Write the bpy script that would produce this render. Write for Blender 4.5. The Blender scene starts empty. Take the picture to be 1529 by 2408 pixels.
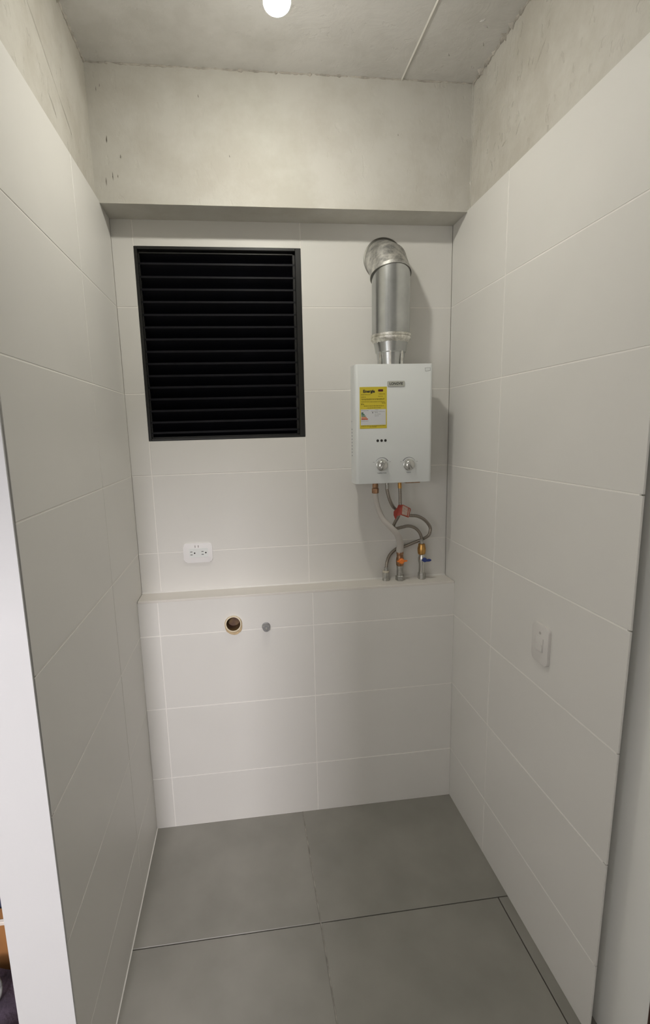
import bpy, bmesh, math, random
from mathutils import Vector, Matrix

random.seed(7)
PI = math.pi
scene = bpy.context.scene
COL = scene.collection

# ------------------------------------------------------------------ camera
cam_d = bpy.data.cameras.new('camera')
cam = bpy.data.objects.new('camera', cam_d)
COL.objects.link(cam)
RT = Vector((0.99185219, -0.12445511, -0.02720591))
UP = Vector((0.04824005, 0.16926422, 0.98438942))
FW = Vector((0.11790731, 0.97768121, -0.17388881))
M = Matrix((RT, UP, -FW)).transposed().to_4x4()
M.translation = Vector((0.4147, -1.9416, 1.5744))
cam.matrix_world = M
FPX, CX, CY, IW, IH = 1176.2905, 716.7576, 1220.1519, 1529.0, 2408.0
cam_d.sensor_fit = 'VERTICAL'
cam_d.sensor_height = 36.0
cam_d.sensor_width = 36.0
cam_d.lens = FPX / IH * 36.0
cam_d.shift_x = (IW / 2 - CX) / IH
cam_d.shift_y = (CY - IH / 2) / IH
cam_d.clip_start = 0.02
scene.camera = cam

# ------------------------------------------------------------------ world, exposure, daylight
world = bpy.data.worlds.new('world')
scene.world = world
world.use_nodes = True
world.node_tree.nodes['Background'].inputs[0].default_value = (0.55, 0.62, 0.75, 1)
world.node_tree.nodes['Background'].inputs[1].default_value = 0.05
scene.view_settings.view_transform = 'Standard'
scene.view_settings.look = 'None'
scene.view_settings.gamma = 1.0
scene.view_settings.exposure = 0.0
scene.view_settings.use_curve_mapping = False
scene.cycles.adaptive_threshold = 0.025


def area(name, loc, rot, sx, sy, power, col):
    d = bpy.data.lights.new(name, 'AREA')
    d.shape = 'RECTANGLE'
    d.size, d.size_y = sx, sy
    d.energy = power
    d.color = col
    o = bpy.data.objects.new(name, d)
    o.location = loc
    o.rotation_euler = rot
    COL.objects.link(o)
    return o


# unseen fill lamp added by the left outer wall to light the clutter
area('clutter_fill_lamp', (-2.57, -0.55, 1.45), (0, -PI / 2, 0), 1.2, 0.9, 30, (0.97, 0.97, 1.0))
# daylight through the small window in the wall behind the camera
area('back_window_daylight', (-1.25, -2.44, 1.45), (PI / 2, 0, 0), 0.5, 1.0, 7.5, (0.97, 0.975, 1.0))
# unseen lamp added on the solid passage end wall as a daylight beam
area('passage_beam_lamp', (-0.08, -4.47, 2.37), (PI / 2, 0, 0), 0.42, 0.62, 112, (1.0, 0.955, 0.99))

BULB = (0.545, -0.60, 2.552)
BULB_STRENGTH = 490.0

# room numbers (metres)
W = 1.2363       # room width
LD = 0.0959      # ledge depth
LH = 0.9633      # ledge height
BD = 0.1213      # beam depth
ZS = 2.3104      # beam soffit
H = 2.7073       # ceiling
ZT = 2.317       # top of the tiles on the side walls
ROWS = [0.2226 + 0.3 * i for i in range(7)]   # horizontal joints
C0, C1 = 0.0735, 0.6605                       # vertical joints on the back wall


# ------------------------------------------------------------------ materials
def new_mat(name):
    m = bpy.data.materials.new(name)
    m.use_nodes = True
    nt = m.node_tree
    return m, nt, nt.nodes['Principled BSDF']


def mat(name, col, rough=0.5, metal=0.0, spec=0.5, var=0.0, vscale=6.0, bump=0.0, bscale=60.0, col2=None, coat=0.0,
        detail=4.0):
    m, nt, b = new_mat(name)
    b.inputs['Base Color'].default_value = (*col, 1)
    b.inputs['Roughness'].default_value = rough
    b.inputs['Metallic'].default_value = metal
    b.inputs['Specular IOR Level'].default_value = spec
    b.inputs['Coat Weight'].default_value = coat
    tc = nt.nodes.new('ShaderNodeTexCoord')
    if var > 0 or col2:
        n = nt.nodes.new('ShaderNodeTexNoise')
        n.inputs['Scale'].default_value = vscale
        n.inputs['Detail'].default_value = detail
        nt.links.new(tc.outputs['Object'], n.inputs['Vector'])
        r = nt.nodes.new('ShaderNodeValToRGB')
        c2 = col2 or tuple(c * (1 - var) for c in col)
        c1 = col if col2 else tuple(min(1, c * (1 + var)) for c in col)
        r.color_ramp.elements[0].position = 0.35
        r.color_ramp.elements[1].position = 0.65
        r.color_ramp.elements[0].color = (*c2, 1)
        r.color_ramp.elements[1].color = (*c1, 1)
        nt.links.new(n.outputs['Fac'], r.inputs['Fac'])
        nt.links.new(r.outputs['Color'], b.inputs['Base Color'])
    if bump > 0:
        n2 = nt.nodes.new('ShaderNodeTexNoise')
        n2.inputs['Scale'].default_value = bscale
        n2.inputs['Detail'].default_value = 6
        nt.links.new(tc.outputs['Object'], n2.inputs['Vector'])
        bp = nt.nodes.new('ShaderNodeBump')
        bp.inputs['Strength'].default_value = bump
        bp.inputs['Distance'].default_value = 0.01
        nt.links.new(n2.outputs['Fac'], bp.inputs['Height'])
        nt.links.new(bp.outputs['Normal'], b.inputs['Normal'])
    return m


def plaster_mat(name, col, stain, fine=0.25):
    """painted rough render: blotchy colour, trowel ripples, scattered short nicks"""
    m, nt, b = new_mat(name)
    b.inputs['Roughness'].default_value = 0.85
    b.inputs['Specular IOR Level'].default_value = 0.2
    tc = nt.nodes.new('ShaderNodeTexCoord')
    n1 = nt.nodes.new('ShaderNodeTexNoise')
    n1.inputs['Scale'].default_value = 5.0
    n1.inputs['Detail'].default_value = 8
    n1.inputs['Roughness'].default_value = 0.65
    nt.links.new(tc.outputs['Object'], n1.inputs['Vector'])
    r1 = nt.nodes.new('ShaderNodeValToRGB')
    r1.color_ramp.elements[0].position = 0.38
    r1.color_ramp.elements[1].position = 0.58
    r1.color_ramp.elements[0].color = (*stain, 1)
    r1.color_ramp.elements[1].color = (*col, 1)
    nt.links.new(n1.outputs['Fac'], r1.inputs['Fac'])
    nt.links.new(r1.outputs['Color'], b.inputs['Base Color'])
    # ripples
    mp = nt.nodes.new('ShaderNodeMapping')
    mp.inputs['Scale'].default_value = (1.0, 1.0, 0.55)
    nt.links.new(tc.outputs['Object'], mp.inputs['Vector'])
    n2 = nt.nodes.new('ShaderNodeTexNoise')
    n2.inputs['Scale'].default_value = 9.0
    n2.inputs['Detail'].default_value = 9
    n2.inputs['Roughness'].default_value = 0.6
    n2.inputs['Distortion'].default_value = 0.8
    nt.links.new(mp.outputs['Vector'], n2.inputs['Vector'])
    # nicks
    n3 = nt.nodes.new('ShaderNodeTexNoise')
    n3.inputs['Scale'].default_value = 34.0
    n3.inputs['Detail'].default_value = 3
    nt.links.new(mp.outputs['Vector'], n3.inputs['Vector'])
    r3 = nt.nodes.new('ShaderNodeValToRGB')
    r3.color_ramp.elements[0].position = 0.30
    r3.color_ramp.elements[1].position = 0.36
    nt.links.new(n3.outputs['Fac'], r3.inputs['Fac'])
    mul = nt.nodes.new('ShaderNodeMath')
    mul.operation = 'MULTIPLY'
    mul.inputs[1].default_value = 0.35
    nt.links.new(r3.outputs['Color'], mul.inputs[0])
    add = nt.nodes.new('ShaderNodeMath')
    add.operation = 'ADD'
    nt.links.new(n2.outputs['Fac'], add.inputs[0])
    nt.links.new(mul.outputs[0], add.inputs[1])
    bp = nt.nodes.new('ShaderNodeBump')
    bp.inputs['Strength'].default_value = fine
    bp.inputs['Distance'].default_value = 0.02
    nt.links.new(add.outputs[0], bp.inputs['Height'])
    nt.links.new(bp.outputs['Normal'], b.inputs['Normal'])
    return m


def braid_mat():
    m, nt, b = new_mat('braided_steel')
    b.inputs['Metallic'].default_value = 0.75
    b.inputs['Roughness'].default_value = 0.42
    tc = nt.nodes.new('ShaderNodeTexCoord')
    mp = nt.nodes.new('ShaderNodeMapping')
    mp.inputs['Rotation'].default_value = (0, 0, PI / 4)
    mp.inputs['Scale'].default_value = (1, 1, 1)
    nt.links.new(tc.outputs['UV'], mp.inputs['Vector'])
    ck = nt.nodes.new('ShaderNodeTexChecker')
    ck.inputs['Scale'].default_value = 9.0
    ck.inputs['Color1'].default_value = (0.42, 0.38, 0.33, 1)
    ck.inputs['Color2'].default_value = (0.20, 0.175, 0.15, 1)
    nt.links.new(mp.outputs['Vector'], ck.inputs['Vector'])
    nt.links.new(ck.outputs['Color'], b.inputs['Base Color'])
    bp = nt.nodes.new('ShaderNodeBump')
    bp.inputs['Strength'].default_value = 0.4
    bp.inputs['Distance'].default_value = 0.001
    nt.links.new(ck.outputs['Fac'], bp.inputs['Height'])
    nt.links.new(bp.outputs['Normal'], b.inputs['Normal'])
    return m


def galv_mat(name, c1, c2, rough, scale, bump=0.15):
    m, nt, b = new_mat(name)
    b.inputs['Metallic'].default_value = 0.9
    b.inputs['Roughness'].default_value = rough
    tc = nt.nodes.new('ShaderNodeTexCoord')
    v = nt.nodes.new('ShaderNodeTexNoise')
    v.inputs['Scale'].default_value = scale
    v.inputs['Detail'].default_value = 6
    v.inputs['Roughness'].default_value = 0.7
    nt.links.new(tc.outputs['Object'], v.inputs['Vector'])
    r = nt.nodes.new('ShaderNodeValToRGB')
    r.color_ramp.elements[0].position = 0.36
    r.color_ramp.elements[1].position = 0.62
    r.color_ramp.elements[0].color = (*c1, 1)
    r.color_ramp.elements[1].color = (*c2, 1)
    nt.links.new(v.outputs['Fac'], r.inputs['Fac'])
    nt.links.new(r.outputs['Color'], b.inputs['Base Color'])
    bp = nt.nodes.new('ShaderNodeBump')
    bp.inputs['Strength'].default_value = bump
    bp.inputs['Distance'].default_value = 0.002
    nt.links.new(v.outputs['Fac'], bp.inputs['Height'])
    nt.links.new(bp.outputs['Normal'], b.inputs['Normal'])
    return m


def emit_mat(name, col, s):
    m, nt, b = new_mat(name)
    b.inputs['Base Color'].default_value = (0.9, 0.9, 0.9, 1)
    b.inputs['Emission Color'].default_value = (*col, 1)
    b.inputs['Emission Strength'].default_value = s
    return m


MT = {
    'tile': mat('white_wall_tile', (0.745, 0.732, 0.695), 0.42, spec=0.28, var=0.012, vscale=3),
    'grout': mat('white_grout', (0.89, 0.868, 0.825), 0.9, spec=0.1),
    'floor': mat('grey_floor_tile', (0.275, 0.266, 0.238), 0.42, spec=0.45, var=0.09, vscale=5, detail=8),
    'fgrout': mat('dark_floor_grout', (0.10, 0.092, 0.08), 0.95, spec=0.1, var=0.2, vscale=30),
    'fgrout_l': mat('pale_floor_grout', (0.30, 0.285, 0.255), 0.95, spec=0.1, var=0.35, vscale=22),
    'plaster': plaster_mat('painted_wall_plaster', (0.60, 0.58, 0.525), (0.52, 0.495, 0.435), 0.5),
    'beamp': plaster_mat('painted_beam_plaster', (0.60, 0.585, 0.535), (0.54, 0.52, 0.465), 0.14),
    'ceil': plaster_mat('painted_concrete_ceiling', (0.70, 0.685, 0.655), (0.62, 0.605, 0.57), 0.16),
    'crumb': mat('crumbly_plaster', (0.50, 0.47, 0.42), 0.95, spec=0.1, var=0.2, vscale=40, bump=0.6, bscale=90),
    'paint': mat('smooth_white_paint', (0.60, 0.60, 0.605), 0.6, spec=0.3, var=0.01, vscale=3, bump=0.03, bscale=50),
    'paint_r': mat('jamb_white_paint', (0.84, 0.84, 0.80), 0.6, spec=0.3, var=0.01, vscale=3, bump=0.03, bscale=50),
    'paint_w': mat('outer_wall_paint', (0.66, 0.65, 0.62), 0.7, spec=0.2),
    'black': mat('black_painted_metal', (0.004, 0.004, 0.007), 0.5, spec=0.22, var=0.2, vscale=12),
    'frameblk': mat('black_frame_metal', (0.014, 0.014, 0.013), 0.42, spec=0.35, var=0.2, vscale=9),
    'enamel': mat('white_enamel', (0.74, 0.765, 0.755), 0.28, spec=0.5),
    'chrome': mat('satin_chrome', (0.62, 0.62, 0.60), 0.22, metal=1.0),
    'plate': mat('silver_badge', (0.48, 0.48, 0.44), 0.45, metal=0.4),
    'ink': mat('black_ink', (0.02, 0.02, 0.02), 0.7),
    'inky': mat('olive_print', (0.16, 0.13, 0.01), 0.7),
    'inkg': mat('grey_print', (0.26, 0.27, 0.28), 0.7),
    'yellow': mat('yellow_label', (0.62, 0.50, 0.035), 0.5),
    'white': mat('white_label', (0.62, 0.63, 0.64), 0.5),
    'bar1': mat('bar_dark_green', (0.01, 0.08, 0.04), 0.5),
    'bar2': mat('bar_green', (0.03, 0.16, 0.08), 0.5),
    'bar3': mat('bar_olive_green', (0.16, 0.24, 0.14), 0.5),
    'bar4': mat('bar_orange', (0.65, 0.24, 0.10), 0.5),
    'bar5': mat('bar_red', (0.52, 0.08, 0.015), 0.5),
    'maroon': mat('maroon_print', (0.09, 0.012, 0.012), 0.5),
    'galv': galv_mat('galvanised_pipe', (0.44, 0.45, 0.44), (0.54, 0.55, 0.54), 0.27, 9.0, 0.03),
    'galv_e': galv_mat('blotchy_galvanised_elbow', (0.33, 0.33, 0.32), (0.74, 0.73, 0.69), 0.52, 34.0, 0.25),
    'foil': galv_mat('crinkled_foil_tape', (0.58, 0.56, 0.50), (0.92, 0.91, 0.86), 0.28, 60.0, 1.0),
    'rim': mat('dark_rim', (0.20, 0.195, 0.175), 0.45, metal=0.8),
    'zinc': galv_mat('zinc_fitting', (0.33, 0.33, 0.31), (0.58, 0.57, 0.54), 0.35, 60.0, 0.2),
    'brass': galv_mat('brass_fitting', (0.42, 0.22, 0.07), (0.66, 0.38, 0.12), 0.3, 50.0, 0.1),
    'copper': galv_mat('dull_copper_brass', (0.26, 0.14, 0.08), (0.44, 0.27, 0.16), 0.4, 60.0, 0.2),
    'braid': braid_mat(),
    'gashose': mat('cream_rubber_hose', (0.56, 0.53, 0.49), 0.55, spec=0.3),
    'orange': mat('orange_plastic', (0.85, 0.22, 0.03), 0.4),
    'blue': mat('blue_plastic', (0.02, 0.045, 0.22), 0.4),
    'red': mat('red_tag_card', (0.38, 0.045, 0.015), 0.45),
    'tagw': mat('pale_tag_print', (0.50, 0.37, 0.31), 0.5, var=0.2, vscale=160),
    'plastic': mat('white_plastic', (0.86, 0.845, 0.84), 0.5, spec=0.3),
    'plastic2': mat('warm_white_plastic', (0.70, 0.68, 0.65), 0.3, spec=0.4),
    'slotd': mat('slot_dark', (0.03, 0.028, 0.025), 0.8),
    'pvc': mat('cream_pvc', (0.80, 0.71, 0.54), 0.4, spec=0.4),
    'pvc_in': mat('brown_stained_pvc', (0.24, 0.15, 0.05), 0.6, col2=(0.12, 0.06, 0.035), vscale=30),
    'putty': mat('beige_putty', (0.62, 0.47, 0.28), 0.8, var=0.2, vscale=70, bump=0.3),
    'porc': mat('white_porcelain', (0.75, 0.74, 0.70), 0.3),
    'bulb': emit_mat('lit_bulb_dome', (1.0, 0.965, 0.87), BULB_STRENGTH),
    'cardb': mat('brown_cardboard', (0.36, 0.16, 0.05), 0.8, var=0.12, vscale=8),
    'tape': mat('pale_packing_tape', (0.75, 0.68, 0.62), 0.5),
    'purple': mat('purple_fabric', (0.060, 0.042, 0.066), 0.9, var=0.3, vscale=30, bump=0.5, bscale=120),
    'navy': mat('navy_fabric', (0.06, 0.07, 0.12), 0.85, var=0.25, vscale=25, bump=0.4, bscale=90),
    'stone': mat('mottled_grey', (0.20, 0.20, 0.20), 0.6, col2=(0.06, 0.06, 0.06), vscale=60),
    'wood': mat('orange_brown_wood', (0.42, 0.20, 0.09), 0.5, var=0.25, vscale=12),
    'casing': mat('dark_brown_wood', (0.07, 0.03, 0.02), 0.5, var=0.2, vscale=14),
    'glass': mat('window_pane', (0.75, 0.80, 0.86), 0.15),
}


# ------------------------------------------------------------------ mesh helpers (world coordinates)
def finish(name, bm, m, parent=None, smooth=None, loc=None):
    """link bm as ONE object; vertices are in world coordinates and re-based on the parent's position"""
    me = bpy.data.meshes.new(name)
    bmesh.ops.recalc_face_normals(bm, faces=bm.faces)
    bm.to_mesh(me)
    bm.free()
    for k in (m if isinstance(m, (list, tuple)) else [m]):
        me.materials.append(MT[k] if isinstance(k, str) else k)
    if smooth is not None:
        me.polygons.foreach_set('use_smooth', [True] * len(me.polygons))
        try:
            me.set_sharp_from_angle(angle=math.radians(smooth))
        except Exception:
            pass
    o = bpy.data.objects.new(name, me)
    COL.objects.link(o)
    if parent is not None:
        o.parent = parent
        p = parent
        base = Vector((0, 0, 0))
        while p is not None:
            base += Vector(p.location)
            p = p.parent
        o.location = -base
        # move the pivot into the part itself
    if loc is not None:
        off = Vector(loc)
        me.transform(Matrix.Translation(-off))
        o.location = Vector(o.location) + off
    return o


def box(bm, a, b, bevel=0.0, seg=1):
    lo = [min(a[i], b[i]) for i in range(3)]
    hi = [max(a[i], b[i]) for i in range(3)]
    r = bmesh.ops.create_cube(bm, size=1.0)
    vs = r['verts']
    for v in vs:
        v.co = Vector([lo[i] + (v.co[i] + 0.5) * (hi[i] - lo[i]) for i in range(3)])
    if bevel > 0:
        es = list({e for v in vs for e in v.link_edges})
        bmesh.ops.bevel(bm, geom=es, offset=bevel, segments=seg, affect='EDGES', profile=0.5)
    return vs


def prism(bm, prof, axis, a, b):
    """extrude a closed 2-D profile along an axis; prof gives the two other coordinates in x,y,z order"""
    def mk(p, t):
        if axis == 'x':
            return Vector((t, p[0], p[1]))
        if axis == 'y':
            return Vector((p[0], t, p[1]))
        return Vector((p[0], p[1], t))
    A = [bm.verts.new(mk(p, a)) for p in prof]
    B = [bm.verts.new(mk(p, b)) for p in prof]
    n = len(prof)
    for i in range(n):
        j = (i + 1) % n
        bm.faces.new((A[i], A[j], B[j], B[i]))
    bm.faces.new(A)
    bm.faces.new(B[::-1])


def lathe(bm, prof, origin, axis=(0, 0, 1), n=32, close=True, jitter=0.0):
    """revolve (radius, height) pairs round an axis through origin"""
    z = Vector(axis).normalized()
    x = z.orthogonal().normalized()
    y = z.cross(x)
    O = Vector(origin)
    rings = []
    for (r, h) in prof:
        ring = []
        for k in range(n):
            a = 2 * PI * k / n
            rr = r * (1 + (random.uniform(-jitter, jitter) if r > 1e-5 else 0))
            ring.append(bm.verts.new(O + z * h + (x * math.cos(a) + y * math.sin(a)) * rr))
        rings.append(ring)
    for i in range(len(rings) - 1):
        for k in range(n):
            l = (k + 1) % n
            bm.faces.new((rings[i][k], rings[i][l], rings[i + 1][l], rings[i + 1][k]))
    if close:
        bm.faces.new(rings[0][::-1])
        bm.faces.new(rings[-1])
    return rings


def hexnut(bm, origin, axis, r, h, cham=0.0015):
    lathe(bm, [(r - cham, 0), (r, cham), (r, h - cham), (r - cham, h)], origin, axis, n=6)


def catmull(pts, sub=8):
    P = [Vector(p) for p in pts]
    P = [P[0] * 2 - P[1]] + P + [P[-1] * 2 - P[-2]]
    out = []
    for i in range(1, len(P) - 2):
        for s in range(sub):
            t = s / sub
            p0, p1, p2, p3 = P[i - 1], P[i], P[i + 1], P[i + 2]
            out.append(0.5 * ((2 * p1) + (p2 - p0) * t + (2 * p0 - 5 * p1 + 4 * p2 - p3) * t * t
                              + (3 * p1 - p0 - 3 * p2 + p3) * t ** 3))
    out.append(P[-2])
    return out


def tube(bm, pts, radius, n=14, cap=True):
    """tube along points; radius is a number or a function of 0..1; writes a UV (around, length)"""
    uv = bm.loops.layers.uv.verify()
    P = [Vector(p) for p in pts]
    t0 = (P[1] - P[0]).normalized()
    u = t0.orthogonal().normalized()
    rings = []
    L = 0.0
    Ls = []
    for i, p in enumerate(P):
        t = (P[min(i + 1, len(P) - 1)] - P[max(i - 1, 0)]).normalized()
        u = (u - t * u.dot(t)).normalized()
        v = t.cross(u)
        if i:
            L += (P[i] - P[i - 1]).length
        Ls.append(L)
        r = radius(i / (len(P) - 1)) if callable(radius) else radius
        rings.append([bm.verts.new(p + (u * math.cos(2 * PI * k / n) + v * math.sin(2 * PI * k / n)) * r)
                      for k in range(n)])
    for i in range(len(P) - 1):
        for k in range(n):
            l = (k + 1) % n
            f = bm.faces.new((rings[i][k], rings[i][l], rings[i + 1][l], rings[i + 1][k]))
            for lp, (a, b) in zip(f.loops, ((k, i), (k + 1, i), (k + 1, i + 1), (k, i + 1))):
                lp[uv].uv = (a / n, Ls[b] * 40)
    if cap:
        bm.faces.new(rings[0][::-1])
        bm.faces.new(rings[-1])
    return rings


def rrect(x0, x1, z0, z1, r, n=6):
    out = []
    for cx, cz, a0 in ((x1 - r, z1 - r, 0), (x0 + r, z1 - r, 90), (x0 + r, z0 + r, 180), (x1 - r, z0 + r, 270)):
        for k in range(n + 1):
            a = math.radians(a0 + 90 * k / n)
            out.append((cx + r * math.cos(a), cz + r * math.sin(a)))
    return out


def text_mesh(body, size, width=None, bold=0.0):
    cu = bpy.data.curves.new('lettering', 'FONT')
    cu.body = body
    cu.size = size
    cu.align_x = 'CENTER'
    cu.align_y = 'CENTER'
    cu.extrude = 0.0
    cu.offset = bold
    cu.resolution_u = 3
    o = bpy.data.objects.new('lettering_tmp', cu)
    COL.objects.link(o)
    bpy.context.view_layer.update()
    dg = bpy.context.evaluated_depsgraph_get()
    me = bpy.data.meshes.new_from_object(o.evaluated_get(dg))
    bpy.data.objects.remove(o)
    bpy.data.curves.remove(cu)
    xs = [v.co.x for v in me.vertices]
    if xs and width:
        s = width / (max(xs) - min(xs))
        for v in me.vertices:
            v.co.x *= s
    return me


def text_on_front(bm, body, cx, y, cz, size, width=None, bold=0.0):
    """flat print on a surface facing -Y"""
    me = text_mesh(body, size, width, bold)
    t = bmesh.new()
    t.from_mesh(me)
    bpy.data.meshes.remove(me)
    vm = {}
    for v in t.verts:
        vm[v] = bm.verts.new((cx + v.co.x, y, cz + v.co.y))
    for f in t.faces:
        try:
            bm.faces.new([vm[v] for v in f.verts])
        except ValueError:
            pass
    t.free()


def rect_front(bm, x0, x1, z0, z1, y, th=0.0002):
    box(bm, (x0, y - th, z0), (x1, y, z1))


def tag(o, label, cat, group=None):
    o['label'] = label
    o['category'] = cat
    if group:
        o['group'] = group
    return o


def thing(name, loc, label, cat, group=None):
    o = bpy.data.objects.new(name, None)
    o.empty_display_size = 0.05
    o.location = loc
    COL.objects.link(o)
    return tag(o, label, cat, group)


def struct(name, bm, m, label=None, smooth=None):
    o = finish(name, bm, m, None, smooth)
    o['kind'] = 'structure'
    if label:
        o['label'] = label
    return o


# ================================================================== THE SETTING
# ---- floor
bm = bmesh.new()
box(bm, (-2.7, -4.6, -0.10), (2.4, 0.25, -0.004))
floor = struct('floor', bm, 'fgrout', 'large matt grey square floor tiles with thin dark joints')
G = 0.0018
xs = [-2.4, -1.8, -1.2, -0.6, -0.004, 0.595, 1.203, 1.797, 2.39]
ys = [0.12, -0.582, -1.182, -1.782, -2.45]
for j in range(len(ys) - 1):
    for i in range(len(xs) - 1):
        x0, x1 = xs[i], xs[i + 1]
        if j == 0 and i == 5:
            x1 = 1.28          # the first row runs right up to the wall
        elif j == 0 and i == 6:
            x0 = 1.28
        bm = bmesh.new()
        box(bm, (x0 + G, ys[j + 1] + G, -0.012), (x1 - G, ys[j] - G, random.uniform(-0.0004, 0.0004)), 0.0012, 1)
        finish('floor_tile', bm, 'floor', floor, loc=((x0 + x1) / 2, (ys[j] + ys[j + 1]) / 2, 0))
bm = bmesh.new()
box(bm, (0.595 - G, -2.3, -0.011), (0.595 + G, -LD, -0.0008))
finish('pale_joint', bm, 'fgrout_l', floor)

bm = bmesh.new()
prism(bm, [(0.0, 0.0), (0.0032, 0.0), (0.0026, 0.0016), (0.0, 0.0024)], 'y', -0.985, -LD)
finish('edge_grout', bm, 'grout', floor)

# ---- ceiling
bm = bmesh.new()
bmesh.ops.create_grid(bm, x_segments=40, y_segments=40, size=1)
for v in bm.verts:
    v.co = Vector((-2.7 + (v.co.x + 1) / 2 * 5.1, -2.5 + (v.co.y + 1) / 2 * 2.75, H))
box(bm, (-2.7, -4.6, H + 0.004), (2.4, 0.25, H + 0.12))
box(bm, (-2.7, -4.6, H), (2.4, -2.5, H + 0.12))
ceiling = struct('ceiling', bm, 'ceil', 'painted concrete ceiling with a pale raised joint line')
bm = bmesh.new()
pr = [(0.9945, H - 0.0005), (0.9955, H - 0.003), (0.998, H - 0.0045), (1.0005, H - 0.003), (1.0015, H - 0.0005)]
prism(bm, pr, 'y', -2.4, -BD)
finish('joint_bead', bm, mat('pale_joint_bead', (0.72, 0.70, 0.64), 0.8), ceiling, 40)


def seam(name, p0, p1, r, n, parent, m, jit=0.6):
    """irregular crumbly bead of plaster where two surfaces meet"""
    p0, p1 = Vector(p0), Vector(p1)
    pts = []
    rad = []
    for i in range(n + 1):
        t = i / n
        pts.append(p0.lerp(p1, t) + Vector((random.uniform(-1, 1), random.uniform(-1, 1), random.uniform(-1, 1))) * r * 0.35)
        rad.append(r * random.uniform(1 - jit, 1 + jit) * (1.9 if random.random() < 0.10 else 1.0))
    bm = bmesh.new()
    tube(bm, pts, lambda s: rad[min(n, int(round(s * n)))], 8)
    return finish(name, bm, m, parent, 60)


# ---- wall_left
bm = bmesh.new()
box(bm, (-0.1128, -0.985, 0), (-0.0105, 0.14, H))
wall_left = struct('wall_left', bm, 'plaster', 'left wall, white tiles below rough painted plaster')
bm = bmesh.new()
v = box(bm, (-0.1136, -1.0, 0), (0.0, -0.985, H))
for q in v:          # the end of the wall is slightly out of plumb
    q.co.y = -1.0125 + 0.0150 * min(q.co.z, 1.7) + (0.0 if q.co.y < -0.99 else (0.0045 if q.co.z < 1.7 else 0.0045))
finish('wall_end', bm, 'paint', wall_left)
bm = bmesh.new()
box(bm, (-0.0108, -0.9840, 0), (-0.0009, 0.0, ZT - 0.004))
finish('grout_bed', bm, 'grout', wall_left)
GT = 0.0017


def tile_yz(x_face, x_back, y0, y1, z0, z1, parent):
    bm = bmesh.new()
    d = random.uniform(-0.0003, 0.0003)
    box(bm, (x_face + d, y0 + GT, z0 + GT), (x_back, y1 - GT, z1 - GT), 0.0007, 1)
    return finish('wall_tile', bm, 'tile', parent, loc=(x_face, (y0 + y1) / 2, (z0 + z1) / 2))


zed = [0.0] + ROWS + [ZT]
for k in range(len(zed) - 1):
    z0, z1 = zed[k], zed[k + 1]
    tile_yz(0.0, -0.0105, -0.401, 0.0, z0, z1, wall_left)
    o = tile_yz(0.0, -0.0105, -1.0, -0.401, z0, z1, wall_left)
    for q in o.data.vertices:
        if q.co.y < 0:
            zz = q.co.z + (z0 + z1) / 2
            q.co.y += -0.0095 + 0.0150 * min(zz, 1.7)

# ---- wall_right : tiles end at y = -0.99, a plain painted jamb is set back behind them
bm = bmesh.new()
box(bm, (W + 0.0105, -0.93, 0), (1.42, 0.14, H))
wall_right = struct('wall_right', bm, 'plaster', 'right wall, white tiles below rough painted plaster')
bm = bmesh.new()
box(bm, (1.278, -1.115, 0), (1.42, -0.93, H))
finish('jamb', bm, 'paint_r', wall_right)
bm = bmesh.new()
box(bm, (W + 0.0009, -0.9835, 0), (W + 0.0054, 0.0, 0.65))
box(bm, (W + 0.0009, -0.9955, 0.65), (W + 0.0054, 0.0, ZT - 0.004))
finish('grout_bed', bm, 'grout', wall_right)
for k in range(len(zed) - 1):
    z0, z1 = zed[k], zed[k + 1]
    tile_yz(W, W + 0.0105, -0.401, 0.0, z0, z1, wall_right)
    o = tile_yz(W, W + 0.0055, -0.9965, -0.401, z0, z1, wall_right)
    for q in o.data.vertices:          # the cut edge of the tiling is not quite plumb
        if q.co.y < 0:
            zz = q.co.z + (z0 + z1) / 2
            q.co.y += 0.0080 - 0.0165 * min(zz, 1.1)
bm = bmesh.new()
box(bm, (1.270, -1.127, 0), (1.44, -1.1155, 2.1), 0.002)
o = struct('trim_1', bm, 'casing', 'dark brown wooden casing on the right door jamb')

# ---- wall_back, with the opening for the louvre
WX0, WX1, WZ0, WZ1 = 0.0729, 0.6609, 1.5503, 2.2250
bm = bmesh.new()
box(bm, (-2.7, 0.0105, 0), (WX0, 0.14, H))
box(bm, (WX1, 0.0105, 0), (2.4, 0.14, H))
box(bm, (WX0, 0.0105, 0), (WX1, 0.14, WZ0))
box(bm, (WX0, 0.0105, WZ1), (WX1, 0.14, H))
wall_back = struct('wall_back', bm, 'plaster', 'white tiled back wall')
bm = bmesh.new()
box(bm, (0, 0.0009, 0), (WX0, 0.0106, ZS))
box(bm, (WX1, 0.0009, 0), (W, 0.0106, ZS))
box(bm, (WX0, 0.0009, 0), (WX1, 0.0106, WZ0))
box(bm, (WX0, 0.0009, WZ1), (WX1, 0.0106, ZS))
finish('grout_bed', bm, 'grout', wall_back)


def tile_xz(y_face, y_back, x0, x1, z0, z1, parent):
    bm = bmesh.new()
    d = random.uniform(-0.0003, 0.0003)
    box(bm, (x0 + GT, y_face + d, z0 + GT), (x1 - GT, y_back, z1 - GT), 0.0007, 1)
    return finish('wall_tile', bm, 'tile', parent, loc=((x0 + x1) / 2, y_face, (z0 + z1) / 2))


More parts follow.
